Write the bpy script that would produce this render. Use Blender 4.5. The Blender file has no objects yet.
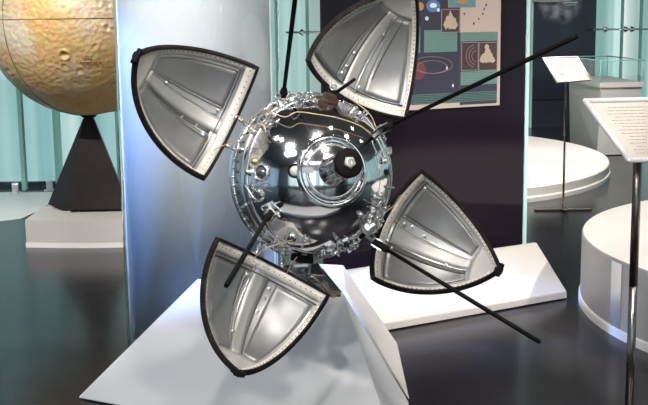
import bpy, bmesh, math, random
from mathutils import Vector, Matrix, noise
random.seed(7)
PI = math.pi
C = bpy.context.scene.collection
R = math.radians

# ------------------------------------------------------------------ camera
F_PX = 1097.0
CAM = Vector((0, 0, 1.6))
pitch, roll = R(9.57), R(-0.76)
fw = Vector((0, math.cos(pitch), -math.sin(pitch)))
up0 = Vector((0, math.sin(pitch), math.cos(pitch)))
rt0 = Vector((1, 0, 0))
rt = rt0*math.cos(roll) + up0*math.sin(roll)
up = -rt0*math.sin(roll) + up0*math.cos(roll)
cd = bpy.data.cameras.new('camera'); cam = bpy.data.objects.new('camera', cd); C.objects.link(cam)
cd.sensor_width = 36; cd.lens = F_PX/648*36; cd.clip_end = 100; cd.clip_start = .05
M = Matrix((rt, up, -fw)).transposed().to_4x4(); M.translation = CAM
cam.matrix_world = M
bpy.context.scene.camera = cam
cd.dof.use_dof = False

def ray(u, v): return rt*(u-324)/F_PX - up*(v-202.5)/F_PX + fw
def gnd(u, v, z=0.0):
    q = ray(u, v); return CAM + q*((z-1.6)/q.z)
def atY(u, v, Y):
    q = ray(u, v); return CAM + q*(Y/q.y)
def plane_hit(u, v, p, n):
    q = ray(u, v); return CAM + q*((p-CAM).dot(n)/q.dot(n))

# ------------------------------------------------------------------ materials
def mat(name, col, rough=.5, metal=0, coat=0, emis=None, estr=0, trans=0, ior=1.45, alpha=1, bump=None, var=None, coatr=.05, spec=.5):
    m = bpy.data.materials.new(name); m.use_nodes = True
    nt = m.node_tree; b = nt.nodes['Principled BSDF']
    b.inputs['Base Color'].default_value = (*col, 1)
    b.inputs['Roughness'].default_value = rough; b.inputs['Metallic'].default_value = metal
    b.inputs['Coat Weight'].default_value = coat; b.inputs['Coat Roughness'].default_value = coatr
    b.inputs['Transmission Weight'].default_value = trans; b.inputs['IOR'].default_value = ior
    b.inputs['Alpha'].default_value = alpha
    b.inputs['Specular IOR Level'].default_value = spec
    if emis:
        b.inputs['Emission Color'].default_value = (*emis, 1); b.inputs['Emission Strength'].default_value = estr
    if bump or var:
        tc = nt.nodes.new('ShaderNodeTexCoord')
    if bump:      # (scale, strength, detail)
        n = nt.nodes.new('ShaderNodeTexNoise'); n.inputs['Scale'].default_value = bump[0]; n.inputs['Detail'].default_value = bump[2]
        bp = nt.nodes.new('ShaderNodeBump'); bp.inputs['Strength'].default_value = bump[1]; bp.inputs['Distance'].default_value = .01
        nt.links.new(tc.outputs['Object'], n.inputs['Vector']); nt.links.new(n.outputs['Fac'], bp.inputs['Height']); nt.links.new(bp.outputs['Normal'], b.inputs['Normal'])
    if var:       # (scale, col2, lo, hi)
        n = nt.nodes.new('ShaderNodeTexNoise'); n.inputs['Scale'].default_value = var[0]; n.inputs['Detail'].default_value = 6
        r = nt.nodes.new('ShaderNodeMapRange'); r.inputs['From Min'].default_value = var[2]; r.inputs['From Max'].default_value = var[3]
        mx = nt.nodes.new('ShaderNodeMix'); mx.data_type = 'RGBA'
        mx.inputs['A'].default_value = (*col, 1); mx.inputs['B'].default_value = (*var[1], 1)
        nt.links.new(tc.outputs['Object'], n.inputs['Vector']); nt.links.new(n.outputs['Fac'], r.inputs['Value'])
        nt.links.new(r.outputs['Result'], mx.inputs['Factor']); nt.links.new(mx.outputs['Result'], b.inputs['Base Color'])
    return m

chrome = mat('chrome', (.88, .88, .90), .10, 1, bump=(8, .13, 3))
chrome2 = mat('chrome_fitting', (.80, .79, .78), .2, .9)
brass = mat('gold_fitting', (.75, .52, .2), .25, 1)
steel = mat('steel', (.68, .67, .67), .28, 1)
blackm = mat('black_rubber', (.007, .006, .006), .7, bump=(60, .2, 3), spec=.12)
rubber = mat('brown_black_seal', (.009, .007, .006), .6, var=(30, (.035, .025, .018), .5, .8), spec=.15)
rodm = mat('black_rod', (.005, .0045, .0045), .5, spec=.08)
alu = mat('satin_aluminium', (.40, .395, .39), .36, .55, bump=(14, .12, 4), var=(5, (.27, .27, .275), .4, .7))
alu_out = mat('petal_outer', (.5, .49, .47), .4, .5)
hem = mat('cream_rivet_strip', (.62, .58, .53), .5, .15, var=(25, (.5, .45, .39), .5, .75))
plate = mat('pale_plate', (.50, .48, .45), .45, .3, var=(12, (.40, .385, .36), .4, .7))
lining = mat('grey_lining', (.22, .218, .215), .36, .5, bump=(10, .1, 4), var=(7, (.165, .165, .17), .4, .7))
seam_grey = mat('seam_grey', (.16, .155, .15), .5)
ribm = mat('pale_rib', (.34, .333, .32), .42, .4)
groove = mat('dark_groove', (.06, .055, .05), .5)
wirem = mat('gold_wire', (.62, .45, .24), .4, .3)
white = mat('white_painted_board', (.56, .53, .50), .5, coat=.1, coatr=.3)
white_cool = mat('white_plinth_paint', (.64, .635, .645), .42, coat=.2, coatr=.25)
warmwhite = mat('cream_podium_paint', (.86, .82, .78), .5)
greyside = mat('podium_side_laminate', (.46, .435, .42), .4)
plum = mat('plum_glossy_panel', (.013, .008, .014), .10, spec=.28)
navy = mat('navy_panel', (.016, .017, .035), .2, coat=.3)
glass_edge = mat('glass_edge', (.55, .80, .78), .2, emis=(.5, .85, .82), estr=.0)
green_edge = mat('green_glass_edge', (.28, .56, .48), .15, coat=.5)
paper = mat('sign_paper', (.42, .375, .33), .6)
ink = mat('sign_ink', (.33, .29, .26), .7)
signframe = mat('white_sign_frame', (.56, .545, .54), .4)
polem = mat('pole_bronze', (.18, .15, .14), .3, 1)
polemet = mat('pole_metal', (.30, .27, .26), .25, 1)
greycase = mat('grey_case_paint', (.36, .365, .34), .5)
ceil_m = mat('dark_ceiling_paint', (.10, .10, .104), .8)
wall_m = mat('grey_wall_paint', (.30, .30, .31), .7)
lampbody = mat('lamp_body', (.05, .05, .05), .5)

def glassmat(name, col, rough=.02, mixv=.5):
    m = bpy.data.materials.new(name); m.use_nodes = True; nt = m.node_tree; nt.nodes.clear()
    o = nt.nodes.new('ShaderNodeOutputMaterial'); g = nt.nodes.new('ShaderNodeBsdfGlossy'); t = nt.nodes.new('ShaderNodeBsdfTransparent')
    g.inputs['Roughness'].default_value = rough; g.inputs['Color'].default_value = (1, 1, 1, 1)
    t.inputs['Color'].default_value = (*col, 1)
    fr = nt.nodes.new('ShaderNodeFresnel'); fr.inputs['IOR'].default_value = 1.5
    mx = nt.nodes.new('ShaderNodeMixShader')
    ge = nt.nodes.new('ShaderNodeNewGeometry'); mu = nt.nodes.new('ShaderNodeMath'); mu.operation = 'MULTIPLY'; iv = nt.nodes.new('ShaderNodeMath'); iv.operation = 'SUBTRACT'; iv.inputs[0].default_value = 1
    nt.links.new(ge.outputs['Backfacing'], iv.inputs[1]); nt.links.new(iv.outputs[0], mu.inputs[0]); nt.links.new(fr.outputs[0], mu.inputs[1])
    nt.links.new(mu.outputs[0], mx.inputs[0]); nt.links.new(t.outputs[0], mx.inputs[1]); nt.links.new(g.outputs[0], mx.inputs[2])
    nt.links.new(mx.outputs[0], o.inputs['Surface']); return m
teal_glass = glassmat('teal_glass', (.86, .96, .955))
clear_glass = glassmat('clear_glass', (.95, .985, .98))

# curved frosted screen: satin film, slightly dusty
screen_m = mat('frosted_screen_film', (.56, .54, .585), .38, coat=.55, coatr=.12)
def scuffs(m):
    nt = m.node_tree; b = nt.nodes['Principled BSDF']; tc = nt.nodes.new('ShaderNodeTexCoord')
    mp = nt.nodes.new('ShaderNodeMapping'); mp.inputs['Scale'].default_value = (55, 55, 7); nt.links.new(tc.outputs['Object'], mp.inputs[0])
    n = nt.nodes.new('ShaderNodeTexNoise'); n.inputs['Scale'].default_value = 1; n.inputs['Detail'].default_value = 3; nt.links.new(mp.outputs[0], n.inputs['Vector'])
    r = nt.nodes.new('ShaderNodeMapRange'); r.inputs['From Min'].default_value = .68; r.inputs['From Max'].default_value = .76; nt.links.new(n.outputs['Fac'], r.inputs['Value'])
    mx = nt.nodes.new('ShaderNodeMix'); mx.data_type = 'RGBA'; mx.inputs['A'].default_value = b.inputs['Base Color'].default_value; mx.inputs['B'].default_value = (.80, .82, .86, 1)
    nt.links.new(r.outputs[0], mx.inputs['Factor']); nt.links.new(mx.outputs['Result'], b.inputs['Base Color'])
scuffs(screen_m)

def floor_mat():
    m = mat('dark_polished_floor', (.02, .02, .024), .2)
    nt = m.node_tree; b = nt.nodes['Principled BSDF']
    tc = nt.nodes.new('ShaderNodeTexCoord'); n = nt.nodes.new('ShaderNodeTexNoise'); n.inputs['Scale'].default_value = 1.6; n.inputs['Detail'].default_value = 8; n.inputs['Roughness'].default_value = .65
    nt.links.new(tc.outputs['Object'], n.inputs['Vector'])
    cr = nt.nodes.new('ShaderNodeValToRGB'); cr.color_ramp.elements[0].position = .35; cr.color_ramp.elements[0].color = (.010, .010, .013, 1)
    cr.color_ramp.elements[1].position = .7; cr.color_ramp.elements[1].color = (.032, .030, .034, 1)
    nt.links.new(n.outputs['Fac'], cr.inputs[0]); nt.links.new(cr.outputs[0], b.inputs['Base Color'])
    n2 = nt.nodes.new('ShaderNodeTexNoise'); n2.inputs['Scale'].default_value = 25; n2.inputs['Detail'].default_value = 5
    nt.links.new(tc.outputs['Object'], n2.inputs['Vector'])
    mr = nt.nodes.new('ShaderNodeMapRange'); mr.inputs['To Min'].default_value = .13; mr.inputs['To Max'].default_value = .27
    nt.links.new(n2.outputs['Fac'], mr.inputs['Value']); nt.links.new(mr.outputs['Result'], b.inputs['Roughness'])
    return m
floor_m = floor_mat(); floor_m.node_tree.nodes['Principled BSDF'].inputs['Specular IOR Level'].default_value = .26

def lightwall_mat(name, c1, c2, c3, strength, sc=1.0, axis='X'):
    m = bpy.data.materials.new(name); m.use_nodes = True; nt = m.node_tree; b = nt.nodes['Principled BSDF']
    tc = nt.nodes.new('ShaderNodeTexCoord'); sp = nt.nodes.new('ShaderNodeSeparateXYZ'); nt.links.new(tc.outputs['Object'], sp.inputs[0])
    mp = nt.nodes.new('ShaderNodeMath'); mp.operation = 'MULTIPLY'; mp.inputs[1].default_value = sc; nt.links.new(sp.outputs[axis], mp.inputs[0])
    n = nt.nodes.new('ShaderNodeTexNoise'); n.noise_dimensions = '1D'; n.inputs['Scale'].default_value = 1; n.inputs['Detail'].default_value = 2
    nt.links.new(mp.outputs[0], n.inputs['W'])
    cr = nt.nodes.new('ShaderNodeValToRGB'); e = cr.color_ramp.elements
    e[0].position = .36; e[0].color = (*c1, 1); e[1].position = .64; e[1].color = (*c3, 1); k = e.new(.5); k.color = (*c2, 1)
    nt.links.new(n.outputs['Fac'], cr.inputs[0]); nt.links.new(cr.outputs[0], b.inputs['Emission Color']); b.inputs['Emission Strength'].default_value = strength
    b.inputs['Base Color'].default_value = (.3, .4, .4, 1); b.inputs['Roughness'].default_value = .3
    return m
backlit = lightwall_mat('backlit_glass_wall', (.30, .42, .39), (.50, .62, .58), (.86, .92, .88), .9, 3.2)

# ------------------------------------------------------------------ mesh helpers
def obj(name, bm, m, parent=None, smooth=False, mats=None):
    me = bpy.data.meshes.new(name); bmesh.ops.recalc_face_normals(bm, faces=bm.faces); bm.normal_update(); bm.to_mesh(me); bm.free()
    for k in (mats or [m]): me.materials.append(k)
    if smooth:
        for p in me.polygons: p.use_smooth = True
    o = bpy.data.objects.new(name, me); C.objects.link(o)
    if parent: o.parent = parent
    return o
def tag(o, label, cat, group=None):
    o['label'] = label; o['category'] = cat
    if group: o['group'] = group
    return o
def thing(name, label, cat, loc=(0, 0, 0), rotz=0, group=None):
    o = bpy.data.objects.new(name, None); C.objects.link(o); o.location = loc; o.rotation_euler = (0, 0, rotz); o.empty_display_size = .1
    return tag(o, label, cat, group)
def struct(o): o['kind'] = 'structure'; return o

def add_box(bm, size, loc=(0, 0, 0), rot=None, bevel=0, mi=0):
    m = Matrix.Translation(Vector(loc)) @ (rot.to_4x4() if rot else Matrix()) @ Matrix.Diagonal((*size, 1))
    r = bmesh.ops.create_cube(bm, size=1, matrix=m)
    fs = set(f for v in r['verts'] for f in v.link_faces)
    for f in fs: f.material_index = mi
    if bevel:
        es = list(set(e for v in r['verts'] for e in v.link_edges))
        bmesh.ops.bevel(bm, geom=es, offset=bevel, segments=2, affect='EDGES', profile=.5)
def basis(d):
    d = Vector(d).normalized(); a = Vector((0, 0, 1)) if abs(d.z) < .9 else Vector((1, 0, 0))
    x = a.cross(d).normalized(); return Matrix((x, d.cross(x), d)).transposed()
def add_tube(bm, pts, r, n=10, mi=0, cap=True):
    pts = [Vector(p) for p in pts]; rs = r if isinstance(r, (list, tuple)) else [r]*len(pts)
    rings = []; B = None
    for i, p in enumerate(pts):
        d = (pts[min(i+1, len(pts)-1)] - pts[max(i-1, 0)]).normalized()
        if B is None: B = basis(d)
        else:
            q = (B.col[2]).rotation_difference(d); B = q.to_matrix() @ B
        rings.append([bm.verts.new(p + B @ Vector((rs[i]*math.cos(2*PI*k/n), rs[i]*math.sin(2*PI*k/n), 0))) for k in range(n)])
    for a, b in zip(rings, rings[1:]):
        for k in range(n):
            f = bm.faces.new((a[k], a[(k+1) % n], b[(k+1) % n], b[k])); f.material_index = mi; f.smooth = True
    if cap:
        f = bm.faces.new(rings[0][::-1]); f.material_index = mi; f = bm.faces.new(rings[-1]); f.material_index = mi
def add_lathe(bm, prof, n=32, M4=Matrix(), mi=0, a0=0, a1=2*PI, close=True):
    full = abs(a1-a0-2*PI) < 1e-6; cnt = n if full else n+1; rings = []
    for k in range(cnt):
        a = a0 + (a1-a0)*k/n
        rings.append([bm.verts.new(M4 @ Vector((r*math.cos(a), r*math.sin(a), z))) for r, z in prof])
    for k in range(n):
        A = rings[k]; Bq = rings[(k+1) % cnt]
        for j in range(len(prof)-1):
            try:
                f = bm.faces.new((A[j], Bq[j], Bq[j+1], A[j+1])); f.material_index = mi; f.smooth = True
            except ValueError: pass
def merge(bm, d=1e-5): bmesh.ops.remove_doubles(bm, verts=bm.verts, dist=d)
def frame_at(p, n):
    m = basis(n).to_4x4(); m.translation = Vector(p); return m
def hull(pts, name, m, parent=None, bevel=0):
    bm = bmesh.new()
    for p in pts: bm.verts.new(p)
    r = bmesh.ops.convex_hull(bm, input=bm.verts)
    bmesh.ops.delete(bm, geom=[v for v in bm.verts if not v.link_faces], context='VERTS')
    bmesh.ops.dissolve_limit(bm, angle_limit=.01, verts=bm.verts, edges=bm.edges)
    bmesh.ops.recalc_face_normals(bm, faces=bm.faces)
    if bevel: bmesh.ops.bevel(bm, geom=list(bm.edges), offset=bevel, segments=2, affect='EDGES')
    return obj(name, bm, m, parent)
def spline(pts, n=8):
    P = [Vector(p) for p in pts]; out = []
    for i in range(len(P)-1):
        p0, p1, p2, p3 = P[max(i-1, 0)], P[i], P[i+1], P[min(i+2, len(P)-1)]
        for k in range(n):
            t = k/n; out.append(.5*((2*p1)+(-p0+p2)*t+(2*p0-5*p1+4*p2-p3)*t*t+(-p0+3*p1-3*p2+p3)*t**3))
    return out+[P[-1]]
def box_obj(name, size, loc, m, parent=None, bevel=0, rotz=0):
    bm = bmesh.new(); add_box(bm, size, (0, 0, 0), bevel=bevel); o = obj(name, bm, m, parent); o.location = loc; o.rotation_euler = (0, 0, rotz); return o

# ------------------------------------------------------------------ room
X0, X1, Y0, Y1, ZC = -6.5, 8.0, -3.5, 18.0, 4.2
bm = bmesh.new(); add_box(bm, (X1-X0, Y1-Y0, .1), ((X0+X1)/2, (Y0+Y1)/2, -.05)); struct(obj('floor', bm, floor_m))
bm = bmesh.new(); add_box(bm, (X1-X0, Y1-Y0, .1), ((X0+X1)/2, (Y0+Y1)/2, ZC+.05)); struct(obj('ceiling', bm, ceil_m))
bm = bmesh.new(); add_box(bm, (X1-X0, .1, ZC), ((X0+X1)/2, Y0-.05, ZC/2)); struct(obj('wall_front', bm, wall_m))
bm = bmesh.new(); add_box(bm, (.1, Y1-Y0, ZC), (X0-.05, (Y0+Y1)/2, ZC/2)); struct(obj('wall_left', bm, wall_m))
bm = bmesh.new(); add_box(bm, (.1, Y1-Y0, ZC), (X1+.05, (Y0+Y1)/2, ZC/2)); struct(obj('wall_right', bm, wall_m))
bm = bmesh.new(); add_box(bm, (X1-X0, .1, ZC), ((X0+X1)/2, Y1+.05, ZC/2)); struct(obj('wall_back', bm, backlit))
# backlit partition behind the globe
bm = bmesh.new(); add_box(bm, (5.2, .1, ZC-.05), (-3.9, 10.75, ZC/2+.025)); struct(obj('wall_partition', bm, lightwall_mat('backlit_partition', (.19, .34, .38), (.42, .55, .56), (.80, .85, .82), .85, 1.9)))
bm = bmesh.new(); add_box(bm, (5.2, .06, .05), (-3.9, 10.68, .025)); struct(obj('baseboard_partition', bm, navy))

# glass fins with metal feet
FIN_G = 'upright glass panels along the lit walls'
def fin(x, y, w, ang, h, label):
    t = thing('glass_panel', label, 'glass panel', (x, y, 0), ang, FIN_G)
    bm = bmesh.new(); add_box(bm, (w, .012, h), (0, 0, h/2+.03)); obj('pane', bm, teal_glass, t)
    bm = bmesh.new()
    for s in (-1, 1): add_box(bm, (.036, .03, h), (s*(w/2+.0183), 0, h/2+.03))
    obj('polished_edge', bm, green_edge, t)
    bm = bmesh.new(); add_box(bm, (.06, .08, .1), (w/2-.06, 0, .05), bevel=.006); add_box(bm, (.10, .10, .012), (w/2-.06, 0, .006)); obj('foot_clamp', bm, steel, t)
    return t
def fin_px(u0, u1, Y, label):
    a, b = atY(u0, 188, Y), atY(u1, 188, Y+.08); return fin((a.x+b.x)/2, (a.y+b.y)/2, (b-a).xy.length, math.atan2(b.y-a.y, b.x-a.x), 4.0, label)
fin_px(-30, 22, 10.15, 'glass panel left of the black pyramid, nearest to the picture edge')
fin_px(28, 56, 10.30, 'narrow glass panel standing just left of the black pyramid')
fin_px(64, 118, 10.35, 'glass panel behind the black pyramid, next to the curved screen')
fin(-.48, 14.6, .58, R(20), 4.0, 'glass panel seen beside the upright black antenna')
fin(.22, 14.8, .38, R(30), 4.0, 'narrow glass panel half hidden by the topmost lander petal')
fin(4.15, 16.2, .55, R(25), 4.0, 'glass panel directly right of the dark moon photograph panel')
fin(4.85, 16.2, .50, R(30), 4.0, 'glass panel at the far right behind the grey display case')
fin(5.5, 16.4, .50, R(30), 4.0, 'glass panel at the right picture edge above the near sign')
def rail(p0, p1, posts, label):
    t = thing('tie_rail', label, 'rail', p0)
    bm = bmesh.new(); add_tube(bm, [(0, 0, 0), Vector(p1)-Vector(p0)], .013, 10); obj('rod', bm, steel, t)
    for k in posts:
        q = (Vector(p1)-Vector(p0))*k
        bm = bmesh.new(); add_lathe(bm, [(0, -.02), (.035, -.02), (.035, .02), (0, .02)], 16, frame_at(q+Vector((0, -.02, 0)), (0, 1, 0))); merge(bm); add_box(bm, (.022, .05, .09), q+Vector((0, .03, 0)))
        obj('clamp', bm, chrome2, t)
rail(atY(286, 32.5, 14.35), atY(345, 32, 14.35), (.27, .66), 'thin steel rail with clamps joining glass panels beside the antenna')
rail(atY(592, 29.5, 15.9), atY(656, 29, 15.9), (.2, .52, .62), 'thin steel rail with clamps joining glass panels at far right')
# tall pale column between the glass panels
# ------------------------------------------------------------------ golden moon globe on pyramid and plinth
GX, GY = -1.75, 8.2
def moon_mat():
    m = mat('golden_moon_relief', (.62, .42, .19), .5, .15)
    nt = m.node_tree; b = nt.nodes['Principled BSDF']; tc = nt.nodes.new('ShaderNodeTexCoord')
    n = nt.nodes.new('ShaderNodeTexNoise'); n.inputs['Scale'].default_value = 1.7; n.inputs['Detail'].default_value = 4
    nt.links.new(tc.outputs['Object'], n.inputs['Vector'])
    cr = nt.nodes.new('ShaderNodeValToRGB'); e = cr.color_ramp.elements
    e[0].position = .40; e[0].color = (.70, .43, .15, 1); e[1].position = .56; e[1].color = (.74, .60, .42, 1)
    nt.links.new(n.outputs['Fac'], cr.inputs[0])
    n2 = nt.nodes.new('ShaderNodeTexNoise'); n2.inputs['Scale'].default_value = 30; n2.inputs['Detail'].default_value = 6
    nt.links.new(tc.outputs['Object'], n2.inputs['Vector'])
    mx = nt.nodes.new('ShaderNodeMix'); mx.data_type = 'RGBA'; mx.blend_type = 'OVERLAY'; mx.inputs['Factor'].default_value = .5
    nt.links.new(cr.outputs[0], mx.inputs['A']); nt.links.new(n2.outputs['Color'], mx.inputs['B'])
    hs = nt.nodes.new('ShaderNodeHueSaturation'); hs.inputs['Saturation'].default_value = .95
    nt.links.new(mx.outputs['Result'], hs.inputs['Color']); nt.links.new(hs.outputs[0], b.inputs['Base Color'])
    bp = nt.nodes.new('ShaderNodeBump'); bp.inputs['Strength'].default_value = .34; bp.inputs['Distance'].default_value = .02
    vo = nt.nodes.new('ShaderNodeTexVoronoi'); vo.inputs['Scale'].default_value = 34; vo.feature = 'SMOOTH_F1'; nt.links.new(tc.outputs['Object'], vo.inputs['Vector'])
    ad = nt.nodes.new('ShaderNodeMath'); ad.operation = 'ADD'; nt.links.new(vo.outputs['Distance'], ad.inputs[0]); nt.links.new(n2.outputs['Fac'], ad.inputs[1])
    nt.links.new(ad.outputs[0], bp.inputs['Height']); nt.links.new(bp.outputs[0], b.inputs['Normal'])
    return m
globe = thing('moon_globe', 'large golden relief globe of the moon balanced on a black pyramid', 'globe', (GX, GY, .906))
GR = .709
bm = bmesh.new(); bmesh.ops.create_uvsphere(bm, u_segments=400, v_segments=260, radius=GR)
rnd = random.Random(3); craters = []
for k in range(2600):
    d = Vector((rnd.gauss(0, 1), rnd.gauss(0, 1), rnd.gauss(0, 1))).normalized()
    if d.y > .35: continue
    dens = noise.noise(d*1.6+Vector((3, 1, 7)))
    if dens > .12 and rnd.random() < .85: continue
    craters.append((d, .006+.026*rnd.random()**8+.007*rnd.random()))
import mathutils
kd = mathutils.kdtree.KDTree(len(bm.verts)); bm.verts.ensure_lookup_table()
for v in bm.verts: kd.insert(v.co, v.index)
kd.balance(); disp = [0.0]*len(bm.verts)
for d, cr_ in craters:
    rr = cr_*1.0
    for co, i, dist in kd.find_range(d*GR, rr*1.9):
        t = dist/rr
        h = (-.16*rr*(1-t*t) if t < .9 else 0) + .15*rr*math.exp(-((t-1)/.25)**2)
        disp[i] += h
for v in bm.verts:
    n = v.co.normalized(); v.co = n*(GR + max(-.012, min(.012, disp[v.index])) + .003*noise.noise(n*9))
go = obj('relief_sphere', bm, moon_mat(), globe, smooth=True); go.location = (0, 0, .709)
seam = mat('seam_dark', (.16, .11, .05), .6)
bm = bmesh.new()
add_lathe(bm, [(GR+.000, -.002), (GR+.0045, -.002), (GR+.0045, .002), (GR+.000, .002)], 128)
o = obj('equator_seam', bm, seam, globe); o.location = (0, 0, .709)
bm = bmesh.new()
mm = Matrix.Rotation(R(-128), 4, 'Z') @ Matrix.Rotation(R(90), 4, 'X')
add_lathe(bm, [(GR+.000, -.002), (GR+.0045, -.002), (GR+.0045, .002), (GR+.000, .002)], 128, mm)
o = obj('meridian_seam', bm, seam, globe); o.location = (0, 0, .709)
# faded red-brown marking on the globe
bm = bmesh.new(); gc = Vector((GX, GY, .906+.709)); rd = random.Random(5)
for row, (u0, u1, v) in enumerate([(83, 92, 58.5), (81, 101, 62.5)]):
    u = u0
    while u < u1:
        q = ray(u, v); oc = CAM-gc; b_ = q.dot(oc); a_ = q.dot(q); disc = b_*b_-a_*(oc.dot(oc)-(GR+.005)**2); t_ = (-b_-math.sqrt(disc))/a_
        p = CAM+q*t_ - gc
        add_box(bm, (.009, .010, .004), p, basis(p), 0); u += 1.6+rd.random()*1.5
o = obj('painted_marking', bm, mat('faded_red', (.30, .12, .06), .7), globe); o.location = (0, 0, .709)

t = None
ps = [gnd(-12, 223), gnd(20, 219), gnd(46, 208), gnd(75, 200), gnd(75, 192), gnd(-12, 193)]
bm = bmesh.new(); lo = [bm.verts.new((p.x, p.y, .0)) for p in ps]; hi = [bm.verts.new((p.x, p.y, .004)) for p in ps]; bm.faces.new(hi); bm.faces.new(lo[::-1])
for k in range(len(ps)): bm.faces.new((lo[k], lo[(k+1) % 6], hi[(k+1) % 6], hi[k]))
struct(obj('trim_1', bm, mat('pale_floor_strip', (.80, .81, .78), .5)))
t = thing('pyramid_stand', 'black faceted pyramid stand carrying the golden globe', 'stand', (GX, GY, .2))
base = [(-1.915, 8.0), (-1.44, 8.02), (-1.56, 8.56), (-2.12, 8.30)]
pts = [Vector((x-GX, y-GY, .015)) for x, y in base]+[Vector((x*.035/.3, y*.035/.3, .688)) for x, y in [(-.3, -.25), (.3, -.22), (.25, .3), (-.3, .3)]]
hull(pts, 'pyramid_body', mat('brown_black_lacquer', (.012, .008, .008), .5, spec=.2, var=(6, (.020, .013, .012), .4, .7)), t, .004)
bm = bmesh.new()
bm.free()
for x, y in base:
    bm = bmesh.new(); add_box(bm, (.06, .06, .014), ((x-GX)*.93, (y-GY)*.93, .0072), bevel=.002); obj('foot', bm, steel, t)
bm = bmesh.new(); add_lathe(bm, [(0, 0), (.05, 0), (.06, .012), (0, .012)], 24); merge(bm); o = obj('cradle_cup', bm, blackm, t, True); o.location = (0, 0, .689)
# plinth with gently bowed front
t = thing('globe_plinth', 'low white plinth with bowed front under the black pyramid', 'plinth', (GX, GY, 0))
def bow(z0, z1, off, m, nm):
    bm = bmesh.new(); fr = []
    for k in range(17):
        s = k/16; x = -2.14+off + s*(1.10-2*off); y = 7.72+off-.035*math.sin(PI*s)*1.4; fr.append((x-GX, y-GY))
    fr += [(-1.07-off+.03-GX, 8.75-GY), (-2.16+off-GX, 8.75-GY)]
    lo = [bm.verts.new((x, y, z0)) for x, y in fr]; hi = [bm.verts.new((x, y, z1)) for x, y in fr]
    bm.faces.new(hi); bm.faces.new(lo[::-1])
    for k in range(len(fr)): bm.faces.new((lo[k], lo[(k+1) % len(fr)], hi[(k+1) % len(fr)], hi[k]))
    obj(nm, bm, m, t)
bow(0.0, .035, -.004, warmwhite, 'skirting'); bow(.036, .2, 0, white, 'plinth_body')

# ------------------------------------------------------------------ curved screen behind the lander
t = thing('curved_screen', 'tall curved frosted glass screen behind the lander', 'screen', (-.60, 5.34, 0))
SR = .384
bm = bmesh.new(); add_lathe(bm, [(SR-.008, .0), (SR, .0), (SR, 3.9), (SR-.008, 3.9), (SR-.008, 0)], 72, a0=R(205), a1=R(338))
obj('frosted_sheet', bm, screen_m, t, True)
def shell_sheet(r, a0, a1, nm, m, th=.006, z0=0, z1=3.9):
    bm = bmesh.new(); add_lathe(bm, [(r-th, z0), (r, z0), (r, z1), (r-th, z1), (r-th, z0)], 60, a0=a0, a1=a1); obj(nm, bm, m, t, True)
shell_sheet(SR+.010, R(172), R(368), 'outer_glass', clear_glass, .006)
for a in (R(203.5), R(339.5)):  # pale strips paint the bright refraction along the glass edges
    bm = bmesh.new(); add_box(bm, (.010, .010, 3.9), ((SR-.002)*math.cos(a), (SR-.002)*math.sin(a), 1.95)); obj('edge_glint_strip', bm, mat('pale_edge_glint', (.85, .9, .93), .2, coat=.5), t)
bm = bmesh.new()
for a in (R(171), R(369)): add_box(bm, (.022, .014, 3.9), ((SR+.004)*math.cos(a), (SR+.004)*math.sin(a), 1.95))
obj('polished_edge', bm, glass_edge, t)

# ------------------------------------------------------------------ dark boards
# near board: plane through the wedge top edge, receding to the right
ANG = R(27); bdir = Vector((math.cos(ANG), math.sin(ANG), 0)); bn = Vector((math.sin(ANG), -math.cos(ANG), 0))
bp0 = gnd(524, 243, .22)+bdir*.0 - bn*.0
bp0.z = 0
def on_board(u, v, off=0): return plane_hit(u, v, bp0+bn*off, bn)
t = thing('dark_display_board', 'glossy plum-black upright board carrying the space poster', 'display board', bp0, ANG)
W = 1.36
bm = bmesh.new(); add_box(bm, (W, .02, 3.7), (-W/2-.012, .012, 1.87)); obj('board_panel', bm, plum, t)
bm = bmesh.new(); add_box(bm, (.024, .03, 3.7), (.002, .010, 1.87)); obj('glass_edge_strip', bm, glass_edge, t)
# poster
pcol = dict(navy=(.040, .038, .062), cream=(.56, .44, .39), teal=(.15, .26, .235), teal2=(.12, .28, .33), brown=(.075, .04, .045), orange=(.50, .24, .09), red=(.17, .045, .06), white=(.75, .78, .85), blue=(.10, .19, .40), shape=(.60, .48, .36), line=(.34, .24, .26), stripe=(.085, .19, .165), dark=(.12, .09, .10))
pm = {k: mat('print_'+k, v, .45, coat=.3, coatr=.1) for k, v in pcol.items()}
blp = on_board(398, 111, .012)
poster = thing('space_poster', 'printed poster of planets, orbits and landers fixed on the plum-black board', 'poster', (blp.x, blp.y, blp.z), ANG)
Mi = (Matrix.Translation(blp) @ Matrix.Rotation(ANG, 4, 'Z')).inverted()
def pp(u, v, off=.012):
    q = Mi @ on_board(u, v, off); return q.x, q.z
def prect(nm, u0, v0, u1, v1, m, lvl=1, parent=poster):
    d = .0012*lvl; um, vm = (u0+u1)/2, (v0+v1)/2
    x0 = pp(u0, vm)[0]; x1 = pp(u1, vm)[0]; z0 = pp(um, v1)[1]; z1 = pp(um, v0)[1]
    bm = bmesh.new(); add_box(bm, (x1-x0, .0011, z1-z0), ((x0+x1)/2, -d, (z0+z1)/2)); return obj(nm, bm, m, parent)
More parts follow.
